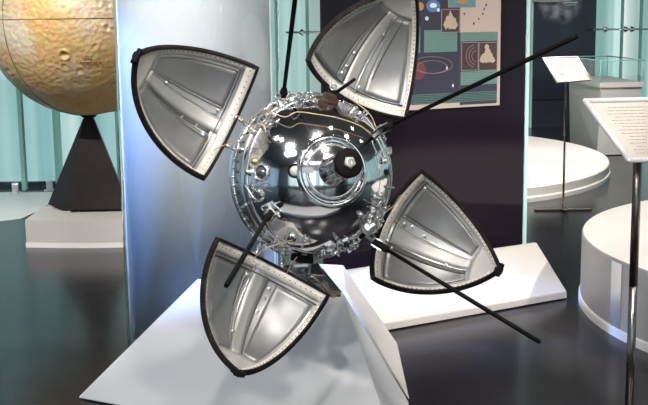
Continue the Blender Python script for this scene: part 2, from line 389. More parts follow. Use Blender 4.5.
def pblob(nm, u, v, ru, rv, m, lvl=2, n=20, jag=0, parent=poster):
    bm = bmesh.new(); cx, cz = pp(u, v); s = 6.3/F_PX; d = .0012*lvl; vs = []
    rj = random.Random(int(u*7+v))
    for k in range(n):
        a = 2*PI*k/n; q = 1+jag*(rj.random()-.5)*2; vs.append((cx+ru*s*q*math.cos(a), cz+rv*s*q*math.sin(a)))
    f = [bm.verts.new((x, -d-.0005, z)) for x, z in vs]; b = [bm.verts.new((x, -d+.0006, z)) for x, z in vs]
    bm.faces.new(f); bm.faces.new(b[::-1])
    for k in range(n): bm.faces.new((f[k], b[k], b[(k+1) % n], f[(k+1) % n]))
    bmesh.ops.recalc_face_normals(bm, faces=bm.faces); return obj(nm, bm, m, parent)
def pline(nm, pts, w, m, lvl=2, parent=poster):
    bm = bmesh.new(); add_tube(bm, [(pp(u, v)[0], -.0012*lvl, pp(u, v)[1]) for u, v in pts], w*6.3/F_PX/2, 6); return obj(nm, bm, m, parent)
prect('sheet', 398, -40, 500.5, 108, pm['cream'], 0)
prect('printed_field', 400, -36, 460, 104, pm['navy'])
prect('printed_field', 460, -36, 497, 32, pm['cream'])
prect('printed_field', 460, 32, 497, 104, pm['navy'], 1)
pblob('planet_print', 420, 6.5, 4, 4, pm['orange'], 2)
pblob('glow_print', 433, 6, 8, 6, pm['blue'], 2); pblob('planet_print', 433, 5.5, 4, 2.4, pm['white'], 3); pblob('planet_print', 426.5, 18.5, 2, 2, pm['white'], 3); pblob('planet_print', 438, 10, 1.6, 1.8, pm['white'], 3)
def picture(u0, v0, u1, v1, bord, fill):
    a = prect('picture_panel', u0, v0, u1, v1, bord, 2); prect('picture_field', u0+.7, v0+.7, u1-.7, v1-.7, fill, 3, a); return a
a = picture(448, -14, 475.5, 7.5, pm['line'], pm['teal2']); pblob('planet_print', 463, 0, 8, 3.5, pm['orange'], 4, parent=a, jag=.2)
a = picture(441, 9, 459.5, 32.5, pm['line'], pm['brown'])
for u, v, r1, r2 in [(450, 22, 6, 6), (450, 16, 2, 4), (446, 25, 3, 4), (454, 25, 3.5, 4), (450, 12.5, .8, 2)]: pblob('lander_print', u, v, r1, r2, pm['shape'], 4, 14, .25, a)
def caption(u0, v0, u1, v1, rows):
    a = prect('caption_panel', u0, v0, u1, v1, pm['teal'], 2)
    bm = bmesh.new(); rc = random.Random(int(u0+v0))
    for r_ in range(rows):
        v = v0+1.6+(v1-v0-3)*r_/max(1, rows-1); u = u0+2
        while u < u1-3:
            L = 1+rc.random()*3.5; L = min(L, u1-2-u); x0, z = pp(u, v); x1, _ = pp(u+L, v)
            if x1 > x0: add_box(bm, (x1-x0, .0008, .0022), ((x0+x1)/2, -.0034, z))
            u += L+.8
    obj('caption_text', bm, pm['stripe'], a)
caption(424, 30, 457, 52, 8); caption(460.5, 32, 497, 41, 4); caption(460.5, 71, 497, 84.5, 5)
a = picture(461, 42, 478, 70.5, pm['line'], pm['brown'])
for rr in (6, 9, 12):
    pline('orbit_print', [(477-rr*math.cos(x)*.95, 56+rr*math.sin(x)) for x in [(-70+14*k)*PI/180 for k in range(11)]], .5, pm['line'], 4, a)
a = picture(478.3, 42, 497, 70.5, pm['line'], pm['brown'])
for u, v, r1, r2 in [(487, 58, 8, 5), (486.5, 47.5, 2.6, 3.6), (487, 53, 4, 5), (482, 60, 3, 3), (492, 60, 3, 3)]: pblob('lander_print', u, v, r1, r2, pm['shape'], 4, 14, .2, a)
for u, v, q in [(486, 5, 1.2), (484, 9, 1), (482.5, 14, 1), (478.5, 19, .9), (473.5, 23.5, 1.1), (464, 14, 1)]: pblob('mark_print', u, v, q, q*1.3, pm['dark'], 2, 8)
pblob('planet_print', 418, 70.5, 9, 9, pm['red'], 2); pblob('planet_print', 416, 71, 5, 6, pm['orange' if 0 else 'red'], 3)
for rr, dy in ((1, 0), (.75, 2)):
    pline('orbit_print', [(432+20*rr*math.cos(x), 65+dy+8.5*rr*math.sin(x)) for x in [k*PI/10 for k in range(21)]], .45, pm['line'], 3)
pblob('probe_print', 446.5, 68, .9, 1.8, pm['white'], 4, 8); pblob('probe_print', 452.5, 85.5, 1, 1.8, pm['white'], 4, 8)
prect('stripe_print', 400, 27, 420, 53, pm['teal'], 2)
for k in range(6): prect('stripe_print', 402, 93+1.7*k, 496, 93.9+1.7*k, pm['stripe'], 2)

# wedge plinth in front of the board
bl, br = gnd(385, 332), gnd(567, 299)
d_ = (br-bl).normalized(); bl = br - d_*1.45
tr = gnd(537, 243, .25); nrm = Vector((-d_.y, d_.x, 0))
off = (tr-br).dot(nrm); tl = bl + nrm*off + d_*.05; tl.z = .25
zl = Vector((0, 0, .045))
def rel(ps, o): return [Vector(p)-Vector(o) for p in ps]
wo = Vector(((bl.x+br.x)/2, (bl.y+br.y)/2+.2, 0))
t = thing('wedge_plinth', 'long low white wedge plinth along the foot of the plum board', 'plinth', wo)
tb = nrm*.025
hull(rel([bl+Vector((0, 0, .006)), br+Vector((0, 0, .006)), bl+zl, br+zl-d_*.004, tr, tl, tr+tb, tl+tb, br+nrm*(off+.07)+Vector((0, 0, .006))-d_*.05, bl+nrm*(off+.07)+Vector((0, 0, .006))], wo), 'wedge_body', white, t, .003)

# far dark board with a moon photograph, standing on the far podium
fb0 = gnd(530.5, 127.5, .0); 
FA = R(14)
fp = gnd(531, 127.5, 0)
t = thing('dark_moon_board', 'dark navy upright board with faint moon photograph at its top', 'display board', (fp.x, fp.y, 0), FA)
fw_ = (atY(593, 100, fp.y+.25)-atY(531, 100, fp.y)).length
bm = bmesh.new(); add_box(bm, (fw_, .03, 3.4), (fw_/2, .015, 1.7))
def moonboard():
    m = mat('moon_photo_print', (.016, .017, .035), .22, coat=.3)
    nt = m.node_tree; b = nt.nodes['Principled BSDF']; tc = nt.nodes.new('ShaderNodeTexCoord')
    mp = nt.nodes.new('ShaderNodeMapping'); mp.inputs['Location'].default_value = (-.42, 0, -1.80); nt.links.new(tc.outputs['Object'], mp.inputs[0])
    sp = nt.nodes.new('ShaderNodeVectorMath'); sp.operation = 'LENGTH'
    ml = nt.nodes.new('ShaderNodeVectorMath'); ml.operation = 'MULTIPLY'; ml.inputs[1].default_value = (1, 0, 1); nt.links.new(mp.outputs[0], ml.inputs[0]); nt.links.new(ml.outputs[0], sp.inputs[0])
    mr = nt.nodes.new('ShaderNodeMapRange'); mr.inputs['From Min'].default_value = .20; mr.inputs['From Max'].default_value = .36; mr.inputs['To Min'].default_value = 1; mr.inputs['To Max'].default_value = 0
    nt.links.new(sp.outputs['Value'], mr.inputs['Value'])
    n = nt.nodes.new('ShaderNodeTexNoise'); n.inputs['Scale'].default_value = 5; n.inputs['Detail'].default_value = 5; nt.links.new(tc.outputs['Object'], n.inputs['Vector'])
    m2 = nt.nodes.new('ShaderNodeMapRange'); m2.inputs['From Min'].default_value = .38; m2.inputs['From Max'].default_value = .7; nt.links.new(n.outputs['Fac'], m2.inputs['Value'])
    mu = nt.nodes.new('ShaderNodeMath'); mu.operation = 'MULTIPLY'; nt.links.new(mr.outputs[0], mu.inputs[0]); nt.links.new(m2.outputs[0], mu.inputs[1])
    mx = nt.nodes.new('ShaderNodeMix'); mx.data_type = 'RGBA'; mx.inputs['A'].default_value = (.03, .029, .045, 1); mx.inputs['B'].default_value = (.62, .58, .64, 1)
    nt.links.new(mu.outputs[0], mx.inputs['Factor']); nt.links.new(mx.outputs['Result'], b.inputs['Base Color']); return m
obj('board_panel', bm, moonboard(), t)
bm = bmesh.new(); add_box(bm, (.03, .05, 3.4), (-.016, .01, 1.7)); obj('glass_edge_strip', bm, glass_edge, t)
bm = bmesh.new(); add_box(bm, (fw_, .004, .012), (fw_/2, -.003, .39)); obj('joint_line', bm, blackm, t)
# bracket at top of that board
q0 = atY(533, 1, fp.y-.1); q1 = atY(562, 1, fp.y-.05)
t = thing('wall_bracket', 'chrome rod and clamp fixed high on the dark moon board', 'bracket', q0)
bm = bmesh.new(); add_tube(bm, [(0, 0, 0), q1-q0], .014, 10); obj('rod', bm, signframe, t)
bm = bmesh.new(); add_box(bm, (.2, .08, .04), atY(570, 2.5, fp.y-.02)-q0+Vector((0, 0, .0)), bevel=.01); add_box(bm, (.16, .06, .03), atY(570, 6, fp.y-.02)-q0-Vector((0, 0, -.012)), bevel=.01); obj('clamp', bm, chrome2, t)

# ------------------------------------------------------------------ podiums
def podium(name, label, c, r, h, mtop, mside, stripes=()):
    t = thing(name, label, 'podium', (*c, 0))
    bm = bmesh.new(); add_lathe(bm, [(r-.004, .045), (r-.004, h-.012), (r-.012, h), (0, h), ], 256); merge(bm)
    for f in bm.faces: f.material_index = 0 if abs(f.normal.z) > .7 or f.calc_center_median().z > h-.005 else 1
    for f in bm.faces: f.smooth = False
    obj('podium_body', bm, mtop, t, mats=[mtop, mside])
    bm = bmesh.new(); add_lathe(bm, [(r-.02, 0), (r+.006, 0), (r+.006, .035), (r+.003, .045), (r-.02, .045)], 256)
    for f in bm.faces: f.smooth = False
    obj('skirting', bm, warmwhite, t)
    for a0, a1 in stripes:
        bm = bmesh.new(); add_lathe(bm, [(r-.003, .046), (r+.0005, .046), (r+.0005, h-.014), (r-.003, h-.014)], 6, a0=a0, a1=a1); obj('side_panel', bm, warmwhite, t, True)
    return t
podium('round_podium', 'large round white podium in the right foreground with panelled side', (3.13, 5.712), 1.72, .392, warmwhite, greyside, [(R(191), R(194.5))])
pf = podium('round_podium', 'low round cream podium in the background behind the glass-edged board', (.98, 11.75), 2.0, .135, warmwhite, warmwhite)
pf.scale = (1, 1.3, 1)

# grey display case
gx, gy = 3.43, 13.45
GZ = 0
gpos = gnd(597, 156)
t = thing('grey_display_case', 'grey pedestal case with glass box on top behind the far sign', 'display case', gpos)
BH = 1.6-(84-13.6)/F_PX*gpos.y*1.0
BH = BH-0.0
def P(u, v, Y): return atY(u, v, Y)-gpos
CW = .46
lb = [P(597, 156, gpos.y), gnd(570, 143)-gpos, gnd(570, 143)-gpos+Vector((CW+.1, .3, 0)), Vector((CW, .06, 0))]
lt = [P(601, 85, gpos.y), P(569, 84, gnd(570, 143).y)]
lt[0].z = lt[1].z = (lt[0].z+lt[1].z)/2
zt = lt[0].z
hull([Vector((p.x, p.y, .01)) for p in lb]+[lt[0], lt[1], Vector((lb[2].x, lb[2].y, zt)), Vector((CW+.03, .03, zt))], 'pedestal', greycase, t)
q0_, q1_ = Vector((lt[0].x-.02, lt[0].y-.03, 0)), Vector((lt[1].x-.03, lt[1].y+.02, 0)); q3_ = Vector((CW+.06, .0, 0)); q2_ = q1_+(q3_-q0_)
hull([p+Vector((0, 0, zt+.002)) for p in (q0_, q1_, q2_, q3_)]+[p+Vector((0, 0, zt+.06)) for p in (q0_, q1_, q2_, q3_)], 'case_tray', greyside, t, .004)
bm = bmesh.new(); gh = .24; cc = (q0_+q2_)/2; gq = [cc+(p-cc)*.96 for p in (q0_, q1_, q2_, q3_)]
for k in range(4):
    a, b = gq[k], gq[(k+1) % 4]; d = (b-a).normalized()
    add_box(bm, ((b-a).length-.01, .006, gh), (a+b)/2+Vector((0, 0, zt+.063+gh/2)), Matrix((d, Vector((-d.y, d.x, 0)), Vector((0, 0, 1)))).transposed())
obj('glass_box', bm, clear_glass, t)
bm = bmesh.new()
for k in range(4): add_tube(bm, [gq[k]+Vector((0, 0, zt+.066+gh)), gq[(k+1) % 4]+Vector((0, 0, zt+.066+gh))], .007, 6); add_tube(bm, [gq[k]+Vector((0, 0, zt+.064)), gq[k]+Vector((0, 0, zt+.063+gh))], .005, 6)
obj('glass_edge_strip', bm, green_edge, t)

# ------------------------------------------------------------------ signs
def sign(name, label, base, corners, pole_r, rim, rows, two_tone, cross=None):
    # corners: world tl, tr, br, bl of the tilted face
    t = thing(name, label, 'sign', base)
    tl, tr, br, bl = [Vector(p)-Vector(base) for p in corners]
    cx = (tl+tr+br+bl)/4; ex = ((tr-tl)+(br-bl)).normalized(); ey = ((tl-bl)+(tr-br)); ey = (ey-ex*ey.dot(ex)).normalized(); n = ex.cross(ey)
    def pt(s, q, d=0): return tl*(1-s)*q+tr*s*q+br*s*(1-q)+bl*(1-s)*(1-q)+n*d
    bm = bmesh.new(); vs = []
    for d in (0, -.012):
        vs.append([bm.verts.new(pt(s, q, d)) for s, q in ((0, 0), (1, 0), (1, 1), (0, 1))])
    bm.faces.new(vs[0]); bm.faces.new(vs[1][::-1])
    for k in range(4): bm.faces.new((vs[0][k], vs[1][k], vs[1][(k+1) % 4], vs[0][(k+1) % 4]))
    bmesh.ops.recalc_face_normals(bm, faces=bm.faces)
    obj('page', bm, paper, t)
    bm = bmesh.new(); cs = [pt(0, 0, .002), pt(1, 0, .002), pt(1, 1, .002), pt(0, 1, .002)]
    for k in range(4): add_tube(bm, [cs[k], cs[(k+1) % 4]], rim, 12); bmesh.ops.create_icosphere(bm, subdivisions=2, radius=rim, matrix=Matrix.Translation(cs[k]))
    obj('frame', bm, signframe, t, True)
    bm = bmesh.new(); rc = random.Random(11)
    for (s0, s1, q, hh) in rows:
        s = s0
        while s < s1:
            L = min(.015+rc.random()*.05, s1-s); a = pt(s, q, .0012); b = pt(s+L, q, .0012)
            add_box(bm, ((b-a).length, hh, .0012), (a+b)/2, Matrix((ex, ey, n)).transposed()); s += L+.012
    obj('page_text', bm, ink, t)
    hp = cx - n*.02
    top = Vector((0, 0, hp.z-.0)); 
    zz = 0
    bm = bmesh.new(); add_tube(bm, [(0, 0, two_tone), (0, 0, hp.z-.03)], pole_r, 4 if pole_r > .012 else 12); obj('upper_pole', bm, polem, t)
    bm = bmesh.new(); add_tube(bm, [(0, 0, .016), (0, 0, two_tone)], pole_r, 4 if pole_r > .012 else 12); obj('lower_pole', bm, polemet, t)
    bm = bmesh.new(); add_tube(bm, [(0, 0, hp.z-.035), hp-n*.0+Vector((0, 0, 0))], pole_r*.8, 8); add_box(bm, (.08, .05, .01), hp-n*.0, Matrix((ex, ey, n)).transposed()); obj('neck_bracket', bm, steel, t)
    if cross:
        bm = bmesh.new(); w = cross
        add_box(bm, (w, .045, .014), (0, 0, .008), bevel=.003)
        obj('base_bar', bm, polem, t)
        bm = bmesh.new(); add_box(bm, (.05, .12, .018), (0, -.06, .025), bevel=.004); obj('base_bar', bm, polemet, t)
    return t
b = gnd(563, 210.5)
Yf = b.y
sign('information_stand', 'small far information stand with tilted page on a thin metal pole', b,
     [atY(543, 58, Yf+.10), atY(577, 57, Yf+.10), atY(591, 80, Yf-.09), atY(557, 82.5, Yf-.09)], .009, .007,
     [(.2, .35, .35, .01), (.2, .34, .28, .01), (.72, .85, .3, .02), (.2, .8, .75, .006), (.2, .8, .65, .006)], .62, .47)
Yn = 4.16; pb = atY(630, 380, Yn); pb = Vector((pb.x, Yn, 0))
def up_sign():
    tl, bl = atY(585, 101.5, Yn+.17), atY(629, 160.5, Yn-.10)
    ex = Vector((1, 0, 0)); w = .40
    rows = [(.12+.05*(k % 3 == 0), .95, .88-.055*k, .0022) for k in range(15)]
    return sign('information_stand', 'large near information stand with white frame and cream text page at right edge', pb,
         [tl, tl+ex*w+Vector((0, 0, .004)), bl+ex*w+Vector((0, 0, .004)), bl], .017, .011, rows, .55, .36)
up_sign()

# ------------------------------------------------------------------ front faceted plinth carrying the lander
A = gnd(79, 399); B = A + Vector((.88, -.47, 0)).normalized()*1.5
T1 = atY(197.5, 279, 4.76)
n_ = (B-A).cross(T1-A).normalized()
T2 = plane_hit(342.5, 292, A, n_)
po = Vector((-.3, 4.6, 0))
t = thing('faceted_plinth', 'white faceted plinth of slanted boards holding up the lander', 'plinth', po)
Mv = atY(352, 319, T2.y+.17)
Bk = gnd(409, 404)
za = Vector((0, 0, .005))
Bd = B.copy()
zc = Vector((0, 0, .012))
hull(rel([A+za, Bd+za, A+zc, T1, T2, Mv, Bk+za, Vector((-.62, 4.93, .005)), Vector((-.2, 4.86, .005)), T1+Vector((.03, .05, -.02))], po), 'front_slab', white_cool, t, .002)
R1, R2, R3, R4, R5 = atY(318, 263.5, 4.92), atY(343, 265, 4.95), atY(388, 330, 4.72), atY(397, 343, 4.68), gnd(409.5, 401)
hull(rel([R1, R2, R3, R4, R5+za, Vector((.25, 5.2, .005)), Vector((.0, 5.2, .005)), atY(346, 291, 4.79), atY(405.5, 389, 4.50), atY(338, 318, 5.05), gnd(398, 372)], po), 'rear_slab', white, t, .002)
# hidden column from the plinth up to the back of the hull
bm = bmesh.new(); add_tube(bm, rel([(-.12, 4.72, .15), (-.11, 4.40, .62), (-.06, 4.13, .99)], po), [.045, .035, .03], 16); obj('support_post', bm, white, t)

# ------------------------------------------------------------------ the lander
C0 = Vector((-.04837, 3.85, 1.04681))
Fm = Matrix(((.92659, 0, .37608), (.37202, .14665, -.91657), (-.05515, .98919, .13588)))
LM = Fm.to_4x4(); LM.translation = C0; LI = LM.inverted()
lander = thing('lunar_lander', 'chrome spherical moon lander with four open petals and black antennas', 'spacecraft', (0, 0, 0))
lander.matrix_world = LM
SRAD = .289
def L(p): return LI @ Vector(p)
def LP(u, v, Y): return L(atY(u, v, Y))
camL = L(CAM)
def on_sph(u, v, r=SRAD):
    q = LI.to_3x3() @ ray(u, v); o_ = camL; a_ = q.dot(q); b_ = q.dot(o_); d = b_*b_-a_*(o_.dot(o_)-r*r)
    if d < 0:   # just outside: nearest point of approach
        p = o_ - q*(b_/a_); return p.normalized()*r
    return o_ + q*((-b_-math.sqrt(d))/a_)

# hull
bm = bmesh.new(); bmesh.ops.create_uvsphere(bm, u_segments=128, v_segments=96, radius=SRAD)
obj('hull_sphere', bm, chrome, lander, True)
# flange ring with bolts
fl = bmesh.new(); zf = .012
add_lathe(fl, [(.278, zf+.010), (.292, zf+.010), (.297, zf+.004), (.297, zf-.012), (.292, zf-.016), (.278, zf-.016)], 128)
add_lathe(fl, [(.262, zf+.095), (.2705, zf+.098), (.276, zf+.080), (.266, zf+.078)], 128)
flo = obj('equator_flange', fl, chrome2, lander)
bm = bmesh.new()
for k in range(60):
    a = 2*PI*k/60; d = Vector((math.cos(a), math.sin(a), 0))
    add_lathe(bm, [(0, 0), (.0052, 0), (.0052, .006), (0, .006)], 6, frame_at(d*.2925+Vector((0, 0, zf+.010)), (0, 0, 1)))
merge(bm); obj('flange_bolts', bm, steel, flo)
bm = bmesh.new(); add_lathe(bm, [(.2865, zf+.012), (.2905, zf+.014), (.2805, zf+.066), (.2765, zf+.066)], 128); bnd = obj('rim_band', bm, steel, lander)
bm = bmesh.new()
for k in range(52):
    a = 2*PI*(k+.5)/52; d = Vector((math.cos(a), math.sin(a), 0)); nn = Vector((d.x, d.y, .2)).normalized()
    add_lathe(bm, [(0, .004), (.0045, .004), (.0045, 0), (0, 0)], 6, frame_at(d*.2858+Vector((0, 0, zf+.040)), nn))
    if k % 2: add_box(bm, (.010, .020, .004), d*.2858+Vector((0, 0, zf+.040)), basis(nn))
merge(bm); obj('band_fasteners', bm, groove, bnd)

# camera turret: collar, well, cylinder, black cap with pentagon nut
pc = on_sph(334, 171); m_ = pc.normalized()
TMx = frame_at(m_*.262, m_)
bm = bmesh.new()
add_lathe(bm, [(.122, -.02), (.124, .006), (.118, .018), (.108, .020), (.103, .012), (.100, -.004)], 96, TMx)
col = obj('turret_collar', bm, chrome, lander)
bm = bmesh.new(); add_lathe(bm, [(.100, -.002), (.092, .014), (.084, .016), (.080, .008), (.078, .0), (.040, .020), (.0, .024)], 96, TMx); merge(bm); obj('well_plate', bm, chrome2, col, True)
bm = bmesh.new()
for k in range(24):
    a = 2*PI*k/24; add_lathe(bm, [(0, 0), (.0035, 0), (.0035, .005), (0, .005)], 8, TMx @ Matrix.Translation((.108*math.cos(a), .108*math.sin(a), .014)))
merge(bm); obj('collar_bolts', bm, steel, col)
pcap = LP(348.5, 163, 3.85-.375)
base_c = m_*.270
ax = (pcap-base_c).normalized(); Lc = (pcap-base_c).length
CM = frame_at(base_c, ax)
tur = bmesh.new(); add_lathe(tur, [(0, -.01), (.052, -.01), (.052, .014), (.044, .020), (.041, Lc-.035), (.044, Lc-.028), (.044, Lc-.022), (.034, Lc-.016), (.034, Lc-.012), (0, Lc-.012)], 48, CM); merge(tur)
turo = obj('turret_cylinder', tur, mat('dark_chrome', (.34, .34, .35), .18, 1), lander, True)
bm = bmesh.new()
for k in range(14):
    a = 2*PI*k/14; x, y = .0435*math.cos(a), .0435*math.sin(a)
    add_tube(bm, [CM @ Vector((x, y, .022)), CM @ Vector((x, y, Lc-.032))], .0026, 6)
obj('turret_fins', bm, chrome2, turo)
cap = bmesh.new(); add_lathe(cap, [(0, Lc-.011), (.046, Lc-.011), (.0485, Lc-.007), (.0485, Lc+.004), (.045, Lc+.008), (0, Lc+.008)], 48, CM); merge(cap)
capo = obj('turret_cap', cap, blackm, lander)
capo['label'] = 'flat black round cap'
bm = bmesh.new(); add_lathe(bm, [(0, Lc+.008), (.021, Lc+.008), (.020, Lc+.016), (.012, Lc+.017), (0, Lc+.017)], 5, CM); merge(bm); obj('pentagon_nut', bm, plate, capo)
bm = bmesh.new(); add_lathe(bm, [(.0085, Lc+.017), (.0085, Lc+.0195), (.0055, Lc+.0195), (.0055, Lc+.0172)], 20, CM); obj('nut_ring', bm, chrome2, capo)

# surface ports
def port(u, v, r, kind, nm='instrument_port', hgt=.010):
    p = on_sph(u, v); n = p.normalized(); Mx = frame_at(n*(SRAD-.004), n)
    bm = bmesh.new()
    if kind == 'ring':
        add_lathe(bm, [(r*.7, .004), (r*.72, hgt), (r*.86, hgt+.003), (r, hgt), (r*1.05, 0)], 32, Mx); o = obj(nm, bm, chrome2, lander, True)
        bm = bmesh.new(); add_lathe(bm, [(0, .010+.35*r), (r*.35, .009+.26*r), (r*.7, .006)], 32, Mx); merge(bm); obj('lens', bm, mat('dark_lens_glass', (.06, .065, .08), .08, .3, coat=.8), o, True)
        bm = bmesh.new()
        for k in range(8):
            a = 2*PI*k/8; add_lathe(bm, [(0, 0), (r*.07, 0), (r*.07, .004), (0, .004)], 6, Mx @ Matrix.Translation((r*.86*math.cos(a), r*.86*math.sin(a), hgt+.002)))
        merge(bm); obj('port_bolts', bm, steel, o)
    elif kind == 'eye':
        add_lathe(bm, [(r*.72, .002), (r*.74, hgt), (r, hgt), (r, 0)], 32, Mx); o = obj(nm, bm, blackm, lander, True)
        bm = bmesh.new(); add_lathe(bm, [(0, hgt+.003), (r*.6, hgt+.002), (r*.74, .006)], 32, Mx); merge(bm); obj('lens', bm, hem, o, True)
    elif kind == 'gold':
        add_lathe(bm, [(0, hgt+r*.5), (r*.6, hgt+r*.35), (r, hgt*.5), (r, 0)], 24, Mx); merge(bm); o = obj(nm, bm, brass, lander, True)
    elif kind == 'dark':
        add_lathe(bm, [(0, hgt), (r*.9, hgt), (r, hgt*.7), (r, 0)], 24, Mx); merge(bm); o = obj(nm, bm, blackm, lander, True)
    elif kind == 'stack':
        add_lathe(bm, [(0, hgt+.016), (r*.45, hgt+.016), (r*.5, hgt), (r*.8, hgt), (r*.85, .004), (r, .003), (r, 0)], 24, Mx); merge(bm); o = obj(nm, bm, chrome2, lander, False)
    return o
port(295, 171, .024, 'eye')
port(262, 172.5, .030, 'ring'); port(258.5, 195, .023, 'ring'); port(251, 172, .016, 'stack')
port(254.5, 161.5, .013, 'gold'); port(292, 238, .021, 'ring'); port(346, 243, .033, 'ring')
port(263, 120, .022, 'ring'); port(254, 131, .018, 'stack'); port(376, 197, .016, 'stack'); port(380, 205, .02, 'ring')
port(324, 250, .014, 'stack'); port(310, 254, .012, 'dark'); port(281, 106, .014, 'stack'); port(352, 112, .012, 'stack'); port(386, 172, .010, 'dark'); port(388, 187, .010, 'stack')
port(268, 232, .011, 'stack'); port(244, 150, .009, 'stack'); port(246, 205, .009, 'stack'); port(362, 236, .012, 'dark')
# strap from the small eye to the collar
bm = bmesh.new(); a_, b_ = on_sph(301, 170.5, SRAD+.006), on_sph(311, 170, SRAD+.010)
add_box(bm, (.05, .018, .004), (a_+b_)/2, Matrix(((b_-a_).normalized(), (a_.cross(b_-a_)).normalized(), (b_-a_).normalized().cross((a_.cross(b_-a_)).normalized()))).transposed()); obj('strap', bm, steel, lander)

# clusters of pipework, clips and small boxes around the rim
def cluster(seed, u, v, ru, rv, n, nm='pipework'):
    rc = random.Random(seed); bm = bmesh.new()
    for k in range(n):
        uu, vv = u+ru*(rc.random()*2-1), v+rv*(rc.random()*2-1); p = on_sph(uu, vv, SRAD+.004); nn = p.normalized(); B_ = basis(nn)
        rot = Matrix.Rotation(rc.random()*PI, 3, nn) @ B_
        c = rc.random()
        if c < .35:
            s = (.012+.02*rc.random(), .006+.008*rc.random(), .006+.012*rc.random()); add_box(bm, s, p+nn*s[2]/2, rot, bevel=.0012)
        elif c < .65:
            d = rot @ Vector((1, 0, 0)); l_ = .012+.02*rc.random(); h_ = .006+.010*rc.random()
            add_tube(bm, spline([p-d*l_, p-d*l_+nn*h_, p+d*l_+nn*h_*1.1, p+d*l_], 5), .0028+.0014*rc.random(), 7)
        else:
            r0 = .005+.005*rc.random(); h_ = .006+.009*rc.random(); add_lathe(bm, [(0, h_), (r0*.7, h_), (r0, h_*.8), (r0, h_*.4), (r0*1.4, h_*.35), (r0*1.4, 0)], 10, frame_at(p, nn))
    merge(bm); return obj(nm, bm, chrome2, lander, False)
cluster(1, 266, 122, 11, 8, 9); cluster(2, 300, 99, 22, 4, 9); cluster(3, 378, 214, 8, 15, 16); cluster(4, 345, 246, 13, 6, 8)
cluster(5, 383, 150, 4, 22, 6); cluster(6, 252, 185, 5, 20, 5); cluster(7, 292, 246, 18, 6, 7); cluster(8, 325, 253, 12, 3, 5); cluster(9, 360, 115, 10, 6, 5)
bmx = cluster(10, 368, 222, 8, 8, 7)

# dark hinge motor boxes
def bracket(pts, r, m, nm='hinge_bracket', lab=None):
    bm = bmesh.new(); add_tube(bm, pts, r, 8); o = obj(nm, bm, m, lander); return o

# ---- petals
DOME_R, DOME_H, EXPN = .31045, .3306, 1.01
HALF = R(44)
def dome(a, e, k=1.0, dr=0.0):
    g = max(0, math.cos(e))**EXPN; h = math.sin(e)**EXPN
    p = Vector((DOME_R*g*math.cos(a), DOME_R*g*math.sin(a), DOME_H*h))
    n = Vector((math.cos(e)*math.cos(a)/DOME_R, math.cos(e)*math.sin(a)/DOME_R, math.sin(e)/DOME_H)).normalized()
    return p + n*dr
FITS = {'P1': (2.65349, 1.94016, .33553, .01436, .13524, .00226, -.02891),
        'P2': (1.05727, 1.90233, .32414, -.05393, .04233, -.00195, .03068),
        'P3': (-.53636, 1.75672, .33921, -.01545, -.05955, -.01813, .0319),
        'P4': (-2.10455, 1.75399, .34627, .04846, .0753, -.01843, .0413)}
def petal_matrix(q):
    phi, th, rh, zh, w0, w1, w2 = q; w = Vector((w0, w1, w2))
    return (Matrix.Rotation(phi, 4, 'Z') @ Matrix.Translation((rh, 0, zh)) @ Matrix.Rotation(w.length, 4, w)
            @ Matrix.Rotation(th, 4, 'Y') @ Matrix.Translation((-DOME_R, 0, 0)))
HP = PI/2
def patch(bm, fa, fb, na, nb, dr0, dr1, mi=0):
    """thick patch: fa(s,t)->(a,e) on a grid; between offsets dr0 (inner face) and dr1"""
    g = [[None]*(nb+1) for _ in range(na+1)]; h = [[None]*(nb+1) for _ in range(na+1)]
    for i in range(na+1):
        for j in range(nb+1):
            a, e = fa(i/na, j/nb); g[i][j] = bm.verts.new(dome(a, e, dr=dr0)); h[i][j] = bm.verts.new(dome(a, e, dr=dr1))
    def F(vs):
        try:
            f = bm.faces.new(vs); f.material_index = mi; f.smooth = True
        except ValueError: pass
    for i in range(na):
        for j in range(nb):
            F((g[i][j], g[i][j+1], g[i+1][j+1], g[i+1][j])); F((h[i][j], h[i+1][j], h[i+1][j+1], h[i][j+1]))
    for i in range(na):
        F((g[i][0], g[i+1][0], h[i+1][0], h[i][0])); F((g[i][nb], h[i][nb], h[i+1][nb], g[i+1][nb]))
    for j in range(nb):
        F((g[0][j], h[0][j], h[0][j+1], g[0][j+1])); F((g[na][j], g[na][j+1], h[na][j+1], h[na][j]))
    
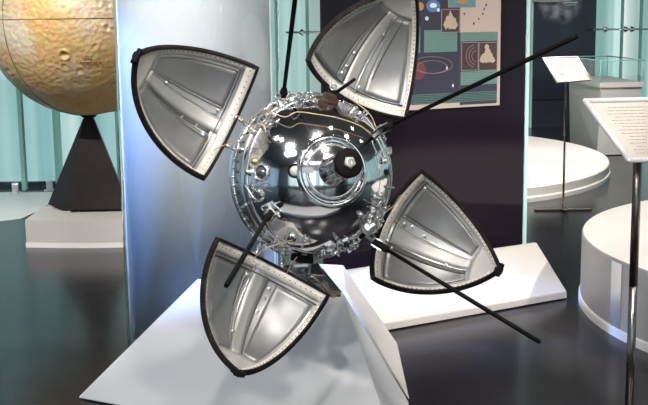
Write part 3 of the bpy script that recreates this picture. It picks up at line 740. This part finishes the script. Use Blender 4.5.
def edge_in(e, w): return max(0, HALF - w/(DOME_R*max(.02, math.cos(e))))
EMAX = R(89.0)
def make_petal(key, ribs, cable=None):
    Mx = petal_matrix(FITS[key])
    bm = bmesh.new(); patch(bm, lambda s, t: ((s*2-1)*HALF, t*EMAX), None, 28, 34, 0, .006); merge(bm)
    sh = obj('petal', bm, alu, lander, True); sh.matrix_local = Mx
    def sub(nm, bm, m, smooth=True): o = obj(nm, bm, m, sh, smooth); return o
    # rubber seal round the outline
    bm = bmesh.new(); pts = []
    for k in range(25): pts.append((-HALF, EMAX*(1-k/24)))
    for k in range(1, 19): pts.append((-HALF+2*HALF*k/18, 0))
    for k in range(1, 25): pts.append((HALF, EMAX*k/24))
    W_ = .0066
    path = []
    for a, e in pts:
        path.append(dome(a, e, dr=.001))
    rings = []
    for i, (a, e) in enumerate(pts):
        p = path[i]; d = (path[min(i+1, len(path)-1)]-path[max(i-1, 0)]).normalized()
        n = (dome(a, e, dr=1)-dome(a, e)).normalized(); s = d.cross(n).normalized(); n = s.cross(d)
        rings.append([bm.verts.new(p+s*x*W_+n*y*.010) for x, y in ((-.5, -.8), (-.3, -1), (.6, -1), (.9, -.7), (.9, .8), (-.5, .8))])
    for A_, B_ in zip(rings, rings[1:]):
        for k in range(6): bm.faces.new((A_[k], A_[(k+1) % 6], B_[(k+1) % 6], B_[k]))
    bm.faces.new(rings[0][::-1]); bm.faces.new(rings[-1])
    bmesh.ops.recalc_face_normals(bm, faces=bm.faces)
    o = sub('rubber_seal', bm, rubber, False)
    # riveted border strip along two sides and the base
    BW = .020
    bm = bmesh.new()
    for sg in (-1, 1):
        patch(bm, lambda s, t: (sg*(edge_in(R(2)+t*R(80), BW)*(1-s)+s*HALF*.995), R(2)+t*R(80)), None, 2, 24, -.0035, -.0012)
    patch(bm, lambda s, t: ((s*2-1)*HALF*.995, R(.5)+t*R(6)), None, 18, 2, -.0045, -.0012)
    merge(bm); bmesh.ops.recalc_face_normals(bm, faces=bm.faces); bs = sub('border_strip', bm, hem, True)
    bm = bmesh.new()
    def rivet(a, e, r=.0026, dr=-.0045):
        p = dome(a, e, dr=dr); n = (p-dome(a, e, dr=dr+1)).normalized(); add_lathe(bm, [(0, .0018), (r*.7, .0012), (r, 0)], 6, frame_at(p, n))
    for sg in (-1, 1):
        for k in range(26): e = R(5+3.0*k); rivet(sg*(edge_in(e, BW*.5)), e, dr=-.0036)
    for k in range(22): rivet(-HALF*.93+2*HALF*.93*k/21, R(3.4), dr=-.0046)
    merge(bm); sub('rivets', bm, groove, True)
    # tip plate
    bm = bmesh.new(); patch(bm, lambda s, t: ((s*2-1)*HALF*.96, R(66)+t*R(21)), None, 12, 8, -.0028, -.0008); merge(bm)
    bmesh.ops.recalc_face_normals(bm, faces=bm.faces); sub('tip_plate', bm, plate)
    # ribs (raised channels) with dark grooves
    for a0, a1, e0, e1, m in ribs:
        bm = bmesh.new()
        def wf(t):      # nearly constant width channel in spite of the converging meridians
            e = R(e0)+t*(R(e1)-R(e0)); return min(1.5, 1/math.cos(e)**.55)
        ac = (a0+a1)/2
        patch(bm, lambda s, t: (R(ac+(s-.5)*(a1-a0)*wf(t)) if abs(a1-a0) > 4 else R(a0*wf(t))+s*(R(a1)-R(a0))*wf(t), R(e0)+t*(R(e1)-R(e0))), None, 3, 16, -.0036 if m == 'l' else -.0050, -.0008)
        sub('rib', bm, {'l': ribm, 'd': groove, 's': steel}[m])
    for sg in (-1, 1):
        lim = R(11) if sg > 0 else R(-11)
        bm = bmesh.new(); patch(bm, lambda s, t: (lim+s*(sg*(edge_in(R(10)+t*R(54), .034))-lim), R(10)+t*R(54)), None, 8, 18, -.0022, -.0006); sub('lining_panel', bm, lining)
        bm = bmesh.new()
        for s_ in (0, 1): patch(bm, lambda s, t: (lim+(s_+(s-.5)*.05)*(sg*(edge_in(R(10)+t*R(54), .034))-lim), R(10)+t*R(54)), None, 1, 18, -.0034, -.0006)
        sub('panel_seam', bm, seam_grey)
    # thin dark line above the base strip and at tip plate
    bm = bmesh.new()
    for e_, lim in ((8.5, .93), ):
        patch(bm, lambda s, t: ((s*2-1)*HALF*lim, R(e_)+t*R(.7)), None, 18, 1, -.0052, -.0008)
    bmesh.ops.recalc_face_normals(bm, faces=bm.faces); sub('base_rail', bm, groove)
    # black cap at the tip
    bm = bmesh.new(); p = dome(0, R(88.5)); add_box(bm, (.020, .050, .016), p+Vector((-.004, 0, .002)), bevel=.003); add_box(bm, (.030, .022, .020), p+Vector((.004, 0, .006)), bevel=.003); add_lathe(bm, [(0, -.010), (.007, -.010), (.007, .010), (0, .010)], 12, frame_at(p+Vector((.012, .012, .010)), (0, 1, 0))); merge(bm)
    sub('tip_cap', bm, blackm, False)
    # small fittings
    bm = bmesh.new(); rc = random.Random(key)
    for (a, e) in ((ribs[0][0]-3, 12), (ribs[0][1]+4, 14), (ribs[0][1]+3, 30), (ribs[0][0]-2, 50), (8, 20)):
        p = dome(R(a), R(e), dr=-.004); n = (p-dome(R(a), R(e), dr=1)).normalized(); add_lathe(bm, [(0, .008), (.004, .008), (.005, .0), (.008, 0)], 10, frame_at(p, n))
    merge(bm); sub('fitting', bm, steel, False)
    return sh
RA = [(-9, 0, 4, 66, 'l'), (-1.5, .8, 8, 66, 's'), (9, 10.4, 9, 64, 'd')]
make_petal('P1', [(-5, 6, 4, 66, 'l'), (5.5, 8.5, 11, 64, 'd'), (-5.6, -4.6, 12, 64, 's'), (8.6, 9.4, 11, 64, 's')])
make_petal('P2', [(-5, 5, 4, 66, 'l'), (-5.8, -4.8, 6, 66, 's'), (5, 6, 10, 64, 'd'), (-14, -13.2, 20, 66, 'd')])
make_petal('P3', [(-10, 3, 6, 66, 'l'), (-14, -10, 6, 64, 'd'), (-10.2, -9.2, 6, 66, 's'), (3, 3.8, 8, 66, 's')])
make_petal('P4', [(-6.5, 4, 3, 66, 'l'), (4, 5.2, 9, 64, 'd'), (-7.6, -6.5, 4, 66, 's')])

# hinge brackets between flange and petals
for k, q in FITS.items():
    phi, th, rh, zh = q[:4]
    for da in (-.16, .16):
        a = phi+da; bm = bmesh.new()
        p0 = Vector((.288*math.cos(a), .288*math.sin(a), .0)); p1 = Vector((rh*math.cos(a)+.006*math.cos(phi), rh*math.sin(a)+.006*math.sin(phi), zh-.004))
        add_tube(bm, [p0, (p0+p1)/2+Vector((0, 0, .008)), p1], .007, 10); add_lathe(bm, [(0, -.014), (.010, -.014), (.010, .014), (0, .014)], 14, frame_at(p1, (-math.sin(phi), math.cos(phi), 0)))
        merge(bm); obj('hinge', bm, chrome2, lander)

# chrome heat-shield triangle under the lower left petal hinge
hp = [LP(284, 266, 3.80), LP(318, 264, 3.86), LP(341, 292, 3.78), LP(334, 297, 3.73), LP(325, 292, 3.73)]
bm = bmesh.new(); n_h = (hp[1]-hp[0]).cross(hp[3]-hp[0]).normalized()
a = [bm.verts.new(p) for p in hp]; b2 = [bm.verts.new(p-n_h*.004) for p in hp]
bm.faces.new(a); bm.faces.new(b2[::-1])
for k in range(5): bm.faces.new((a[k], b2[k], b2[(k+1) % 5], a[(k+1) % 5]))
bmesh.ops.recalc_face_normals(bm, faces=bm.faces); sp_ = obj('reflector_plate', bm, chrome, lander)
bm = bmesh.new(); add_tube(bm, spline([hp[0]+n_h*.003, hp[1]*.3+hp[0]*.2+hp[4]*.5, hp[3]], 6), .004, 8); add_tube(bm, [hp[1], hp[2], hp[3]], .0035, 8)
add_box(bm, (.05, .02, .012), (hp[2]+hp[3]+hp[4])/3, basis(n_h)); obj('plate_trim', bm, mat('bronze_trim', (.28, .2, .13), .35, .8), sp_)

# ---- antennas
def antenna(p0, p1, extra, r=.0083):
    bm = bmesh.new(); d = (p1-p0).normalized(); add_tube(bm, [p0, p0+(p1-p0)*.5, p1-d*.012, p1], [r*.8, r*.95, r, r*.8], 14)
    o = obj('antenna_rod', bm, rodm, lander)
    bm = bmesh.new(); add_lathe(bm, [(0, -.03), (r*1.5, -.03), (r*1.7, -.005), (r*1.7, .015), (r*1.2, .03), (0, .03)], 16, frame_at(p0, d)); merge(bm); obj('antenna_socket', bm, blackm, o, True)
    bm = bmesh.new(); s = basis(d)
    for sg in (-1, 1): add_box(bm, (.004, .012, .045), p0+s @ Vector((sg*.013, 0, -.012)), s, bevel=.001)
    add_tube(bm, [p0+s @ Vector((-.018, 0, -.02)), p0+s @ Vector((.018, 0, -.02))], .004, 8)
    for e_ in extra: add_tube(bm, [p0-d*.02, e_], .006, 8)
    merge(bm); obj('antenna_bracket', bm, steel, o)
antenna(LP(283.5, 95, 3.84), LP(302, -58, 3.45), [on_sph(285, 108)])
antenna(LP(387, 127, 3.84), LP(577.5, 36, 3.50), [on_sph(374, 136)])
antenna(LP(381, 246, 3.74), LP(540.5, 342.5, 3.55), [on_sph(366, 236)])
antenna(LP(268, 216, 3.55), LP(226, 286, 3.02), [on_sph(271, 209)])
# folded stubby antenna arm crossing the top hinge
bm = bmesh.new(); add_tube(bm, [LP(334, 94, 3.80), LP(355, 79, 3.76)], .006, 10); add_tube(bm, [LP(327, 87, 3.82), LP(342, 100, 3.74)], .006, 10); obj('crossed_latch', bm, blackm, lander)
bm = bmesh.new(); add_lathe(bm, [(.010, -.003), (.013, 0), (.010, .003), (.007, 0), (.010, -.003)], 20, frame_at(LP(333, 87, 3.76), L(CAM)-LP(333, 87, 3.76))); obj('latch_ring', bm, chrome2, lander, True)
# dark motor boxes at hinges
bm = bmesh.new(); add_box(bm, (.05, .04, .03), on_sph(331, 98, SRAD+.012), basis(on_sph(331, 98)), bevel=.004); add_box(bm, (.03, .05, .02), on_sph(322, 101, SRAD+.008), basis(on_sph(322, 101)), bevel=.004); obj('hinge_motor', bm, mat('bronze_dark', (.10, .06, .04), .4, .5), lander)
bm = bmesh.new(); add_box(bm, (.055, .03, .03), on_sph(305, 259, SRAD+.010), basis(on_sph(305, 259)), bevel=.004); add_box(bm, (.03, .03, .03), on_sph(296, 257, SRAD+.01), basis(on_sph(296, 257)), bevel=.003); obj('hinge_motor', bm, blackm, lander)
bm = bmesh.new(); add_box(bm, (.04, .05, .03), on_sph(369, 228, SRAD+.012), basis(on_sph(369, 228)), bevel=.004); obj('hinge_motor', bm, steel, lander)
# clamp frame at the front antenna
bm = bmesh.new(); c_ = on_sph(271, 212, SRAD+.012); B_ = basis(c_.normalized())
for s_ in (-1, 1): add_box(bm, (.06, .006, .010), c_+B_ @ Vector((0, s_*.012, .004)), B_ @ Matrix.Rotation(R(25), 3, 'Z'), bevel=.001)
add_box(bm, (.012, .04, .016), c_+B_ @ Vector((.02, .006, 0)), B_ @ Matrix.Rotation(R(25), 3, 'Z'), bevel=.002); add_box(bm, (.02, .03, .02), c_+B_ @ Vector((-.02, -.008, -.002)), B_, bevel=.002)
obj('clamp_frame', bm, chrome2, lander)

# ---- wires
def wire(pts, r=.0017, nm='wire', m=wirem):
    bm = bmesh.new(); add_tube(bm, spline(pts, 8), r, 6); return obj(nm, bm, m, lander, True)
wire([on_sph(262, 109, SRAD+.02), on_sph(272, 112, SRAD+.03), on_sph(285, 117, SRAD+.03), on_sph(297, 112, SRAD+.03), on_sph(315, 114, SRAD+.03), on_sph(338, 118, SRAD+.03), on_sph(358, 125, SRAD+.028), on_sph(371, 133, SRAD+.02)])
wire([LP(214, 149, 3.70), LP(228, 144, 3.66), LP(238, 141, 3.62), on_sph(249, 134, SRAD+.02), on_sph(256, 126, SRAD+.02)])
wire([LP(233, 115, 3.66), LP(238, 116, 3.62), LP(245, 120, 3.62), on_sph(252, 125, SRAD+.02), on_sph(262, 124, SRAD+.02), on_sph(266, 132, SRAD+.015)])
wire([on_sph(352, 100, SRAD+.03), on_sph(362, 107, SRAD+.035), on_sph(371, 116, SRAD+.03), on_sph(376, 127, SRAD+.02), on_sph(378, 133, SRAD+.01)])
wire([on_sph(389, 212, SRAD+.01), LP(394, 205, 3.80), LP(400, 196, 3.78), LP(403, 198, 3.78), LP(399, 206, 3.79), LP(394, 213, 3.8), LP(397, 221, 3.82), LP(402, 226, 3.84)])
wire([LP(250, 262, 3.56), LP(262, 251, 3.55), LP(272, 246, 3.55), on_sph(283, 243, SRAD+.02), on_sph(292, 240, SRAD+.02)])
wire([LP(287, 273, 3.62), LP(291, 265, 3.60), LP(297, 257, 3.58)])
wire([LP(196, 172, 3.74), LP(193, 163, 3.74), LP(196, 153, 3.72), LP(204, 144, 3.70), LP(214, 139, 3.68), LP(217, 137, 3.68)], .0014)
wire([on_sph(286, 100, SRAD+.03), on_sph(290, 107, SRAD+.03), on_sph(298, 105, SRAD+.02), on_sph(294, 98, SRAD+.02)], .0016, m=chrome2)
for sd in range(7):
    rc = random.Random(100+sd); u, v = [(268, 118), (300, 98), (378, 208), (346, 247), (256, 190), (372, 226), (286, 249)][sd]
    wire([on_sph(u+rc.uniform(-9, 9), v+rc.uniform(-6, 6), SRAD+rc.uniform(.008, .03)) for _ in range(6)], .0015, m=chrome2)

# ------------------------------------------------------------------ lights
def track_spot(x, y, tx, ty, tz, power, col, size, r=.075, label=None, blend=.6):
    z = ZC-.35; d = (Vector((tx, ty, tz))-Vector((x, y, z))).normalized()
    t = thing('track_spotlight', label, 'spotlight', (x, y, z), 0, 'ceiling track spotlights')
    Mx = frame_at((0, 0, 0), d)
    bm = bmesh.new(); add_lathe(bm, [(0, -.16), (r*.9, -.16), (r*1.1, -.05), (r*1.2, .03), (r*1.02, .03), (r*1.0, .0)], 24, Mx); add_tube(bm, [(0, 0, .02), (0, 0, .33)], .012, 8); obj('lamp_housing', bm, lampbody, t)
    em = mat('lamp_lens', (1, 1, 1), .3, emis=col, estr=EM)
    bm = bmesh.new(); add_lathe(bm, [(0, -.002), (r*.98, -.002), (r*.98, -.006), (0, -.006)], 24, Mx); merge(bm); obj('lamp_lens', bm, em, t)
    ld = bpy.data.lights.new('spot', 'SPOT'); ld.energy = power; ld.color = col; ld.spot_size = R(size); ld.spot_blend = blend; ld.shadow_soft_size = r
    lo = bpy.data.objects.new('spot', ld); C.objects.link(lo); lo.parent = t; M2 = frame_at(d*.04, -d); lo.matrix_local = M2
EM = 60
W1, W2, CL = (1, .93, .86), (1, .97, .94), (.78, .86, 1)
spots = [(-1.6, 1.6, -.1, 4.0, 1.0, 220, W2, 46), (1.3, 1.2, .1, 4.0, 1.0, 250, W1, 44), (-.2, .4, -.2, 4.1, .5, 260, W2, 50), (.5, 2.4, 0, 4.2, .3, 170, W2, 55),
         (1.2, 3.4, .9, 6.0, .1, 110, W1, 50), (4.3, 4.6, 2.9, 5.8, .3, 760, W1, 70), (-3.4, 5.0, -1.75, 8.2, 1.2, 430, W1, 50), (-1.7, 4.6, -1.7, 7.9, .1, 420, W2, 36),
         (1.9, 8.4, 1.6, 11.0, .1, 1150, W1, 70), (3.9, 9.0, 3.2, 13.4, .6, 480, W2, 60), (-2.0, 2.6, -.6, 5.3, 1.9, 760, W1, 42), (.2, 2.0, -.55, 5.3, 1.5, 170, W1, 40), (-4.6, 4.1, -.92, 5.15, .92, 4200, (.20, .40, 1), 16), (-2.3, 3.0, -.5, 5.0, 1.0, 260, W2, 24), (2.6, 3.4, .3, 4.7, .2, 300, W2, 15), (2.6, 4.6, 1.1, 6.6, 1.9, 70, W1, 36)]  # several of these are added fills; the blue one tints the curved screen
for i, s in enumerate(spots):
    track_spot(*s, label='unseen black spotlight hanging from the dark ceiling')
# unseen glowing panels added under the ceiling for fill and dome reflections
def fill_panel(x, y, w, h, power, col):
    o = box_obj('ceiling_fill_panel', (w, h, .04), (x, y, ZC-.03), mat('fill_glow', (1, 1, 1), .5, emis=col, estr=power)); tag(o, 'unseen glowing panel added under the dark ceiling as fill', 'fill light', 'added ceiling fill panels'); return o
fill_panel(-2.2, 0.2, 1.2, .8, 7, (.8, .9, 1)); fill_panel(2.6, -.6, 1.4, .8, 7, (1, .95, .9)); fill_panel(-1.0, 9.6, 2.0, .3, 7, (.8, .95, 1)); fill_panel(3.5, 11.5, 2.0, .3, 7, (.9, .97, 1))
fill_panel(-4.6, 7.5, .4, 3.0, 6, (.75, .95, 1)); fill_panel(0, -2.6, 5, .3, 8, (1, .96, .92))
kb = box_obj('mirrored_kerb', (2.0, .50, .14), (-.05, 2.60, .07), warmwhite, None, .006); tag(kb, 'unseen low white kerb added in front of the lander, mirrored in its dome', 'reflector')  # white block added out of view so the dome mirrors a pale band
bm = bmesh.new(); add_box(bm, (9.0, .06, 2.6), (.5, Y0+.08, 1.7)); struct(obj('glow_panel_3', bm, lightwall_mat('added_glow_front', (.04, .06, .08), (.28, .38, .40), (.95, .97, 1), 2.2, 2.2)))  # unseen glowing panel added behind the camera for the dome to reflect
# unseen glowing panels added along the side walls to brighten the dome
bm = bmesh.new(); add_box(bm, (.06, 13.0, 3.2), (X0+.08, 3.6, 1.7)); struct(obj('glow_panel_1', bm, lightwall_mat('added_glow_left', (.10, .25, .45), (.25, .45, .62), (.6, .75, .85), .6, 2.5, 'Y')))
bm = bmesh.new(); add_box(bm, (.06, 18.0, 2.6), (X1-.08, 7.0, 1.6)); struct(obj('glow_panel_2', bm, lightwall_mat('added_glow_right', (.10, .25, .25), (.25, .45, .45), (.7, .85, .85), .8, 2.0, 'Y')))

w = bpy.data.worlds.new('world'); bpy.context.scene.world = w; w.use_nodes = True
w.node_tree.nodes['Background'].inputs[0].default_value = (.6, .65, .7, 1); w.node_tree.nodes['Background'].inputs[1].default_value = .1
vs = bpy.context.scene.view_settings; vs.view_transform = 'Standard'; vs.look = 'None'; vs.exposure = 0; vs.gamma = 1; vs.use_curve_mapping = False
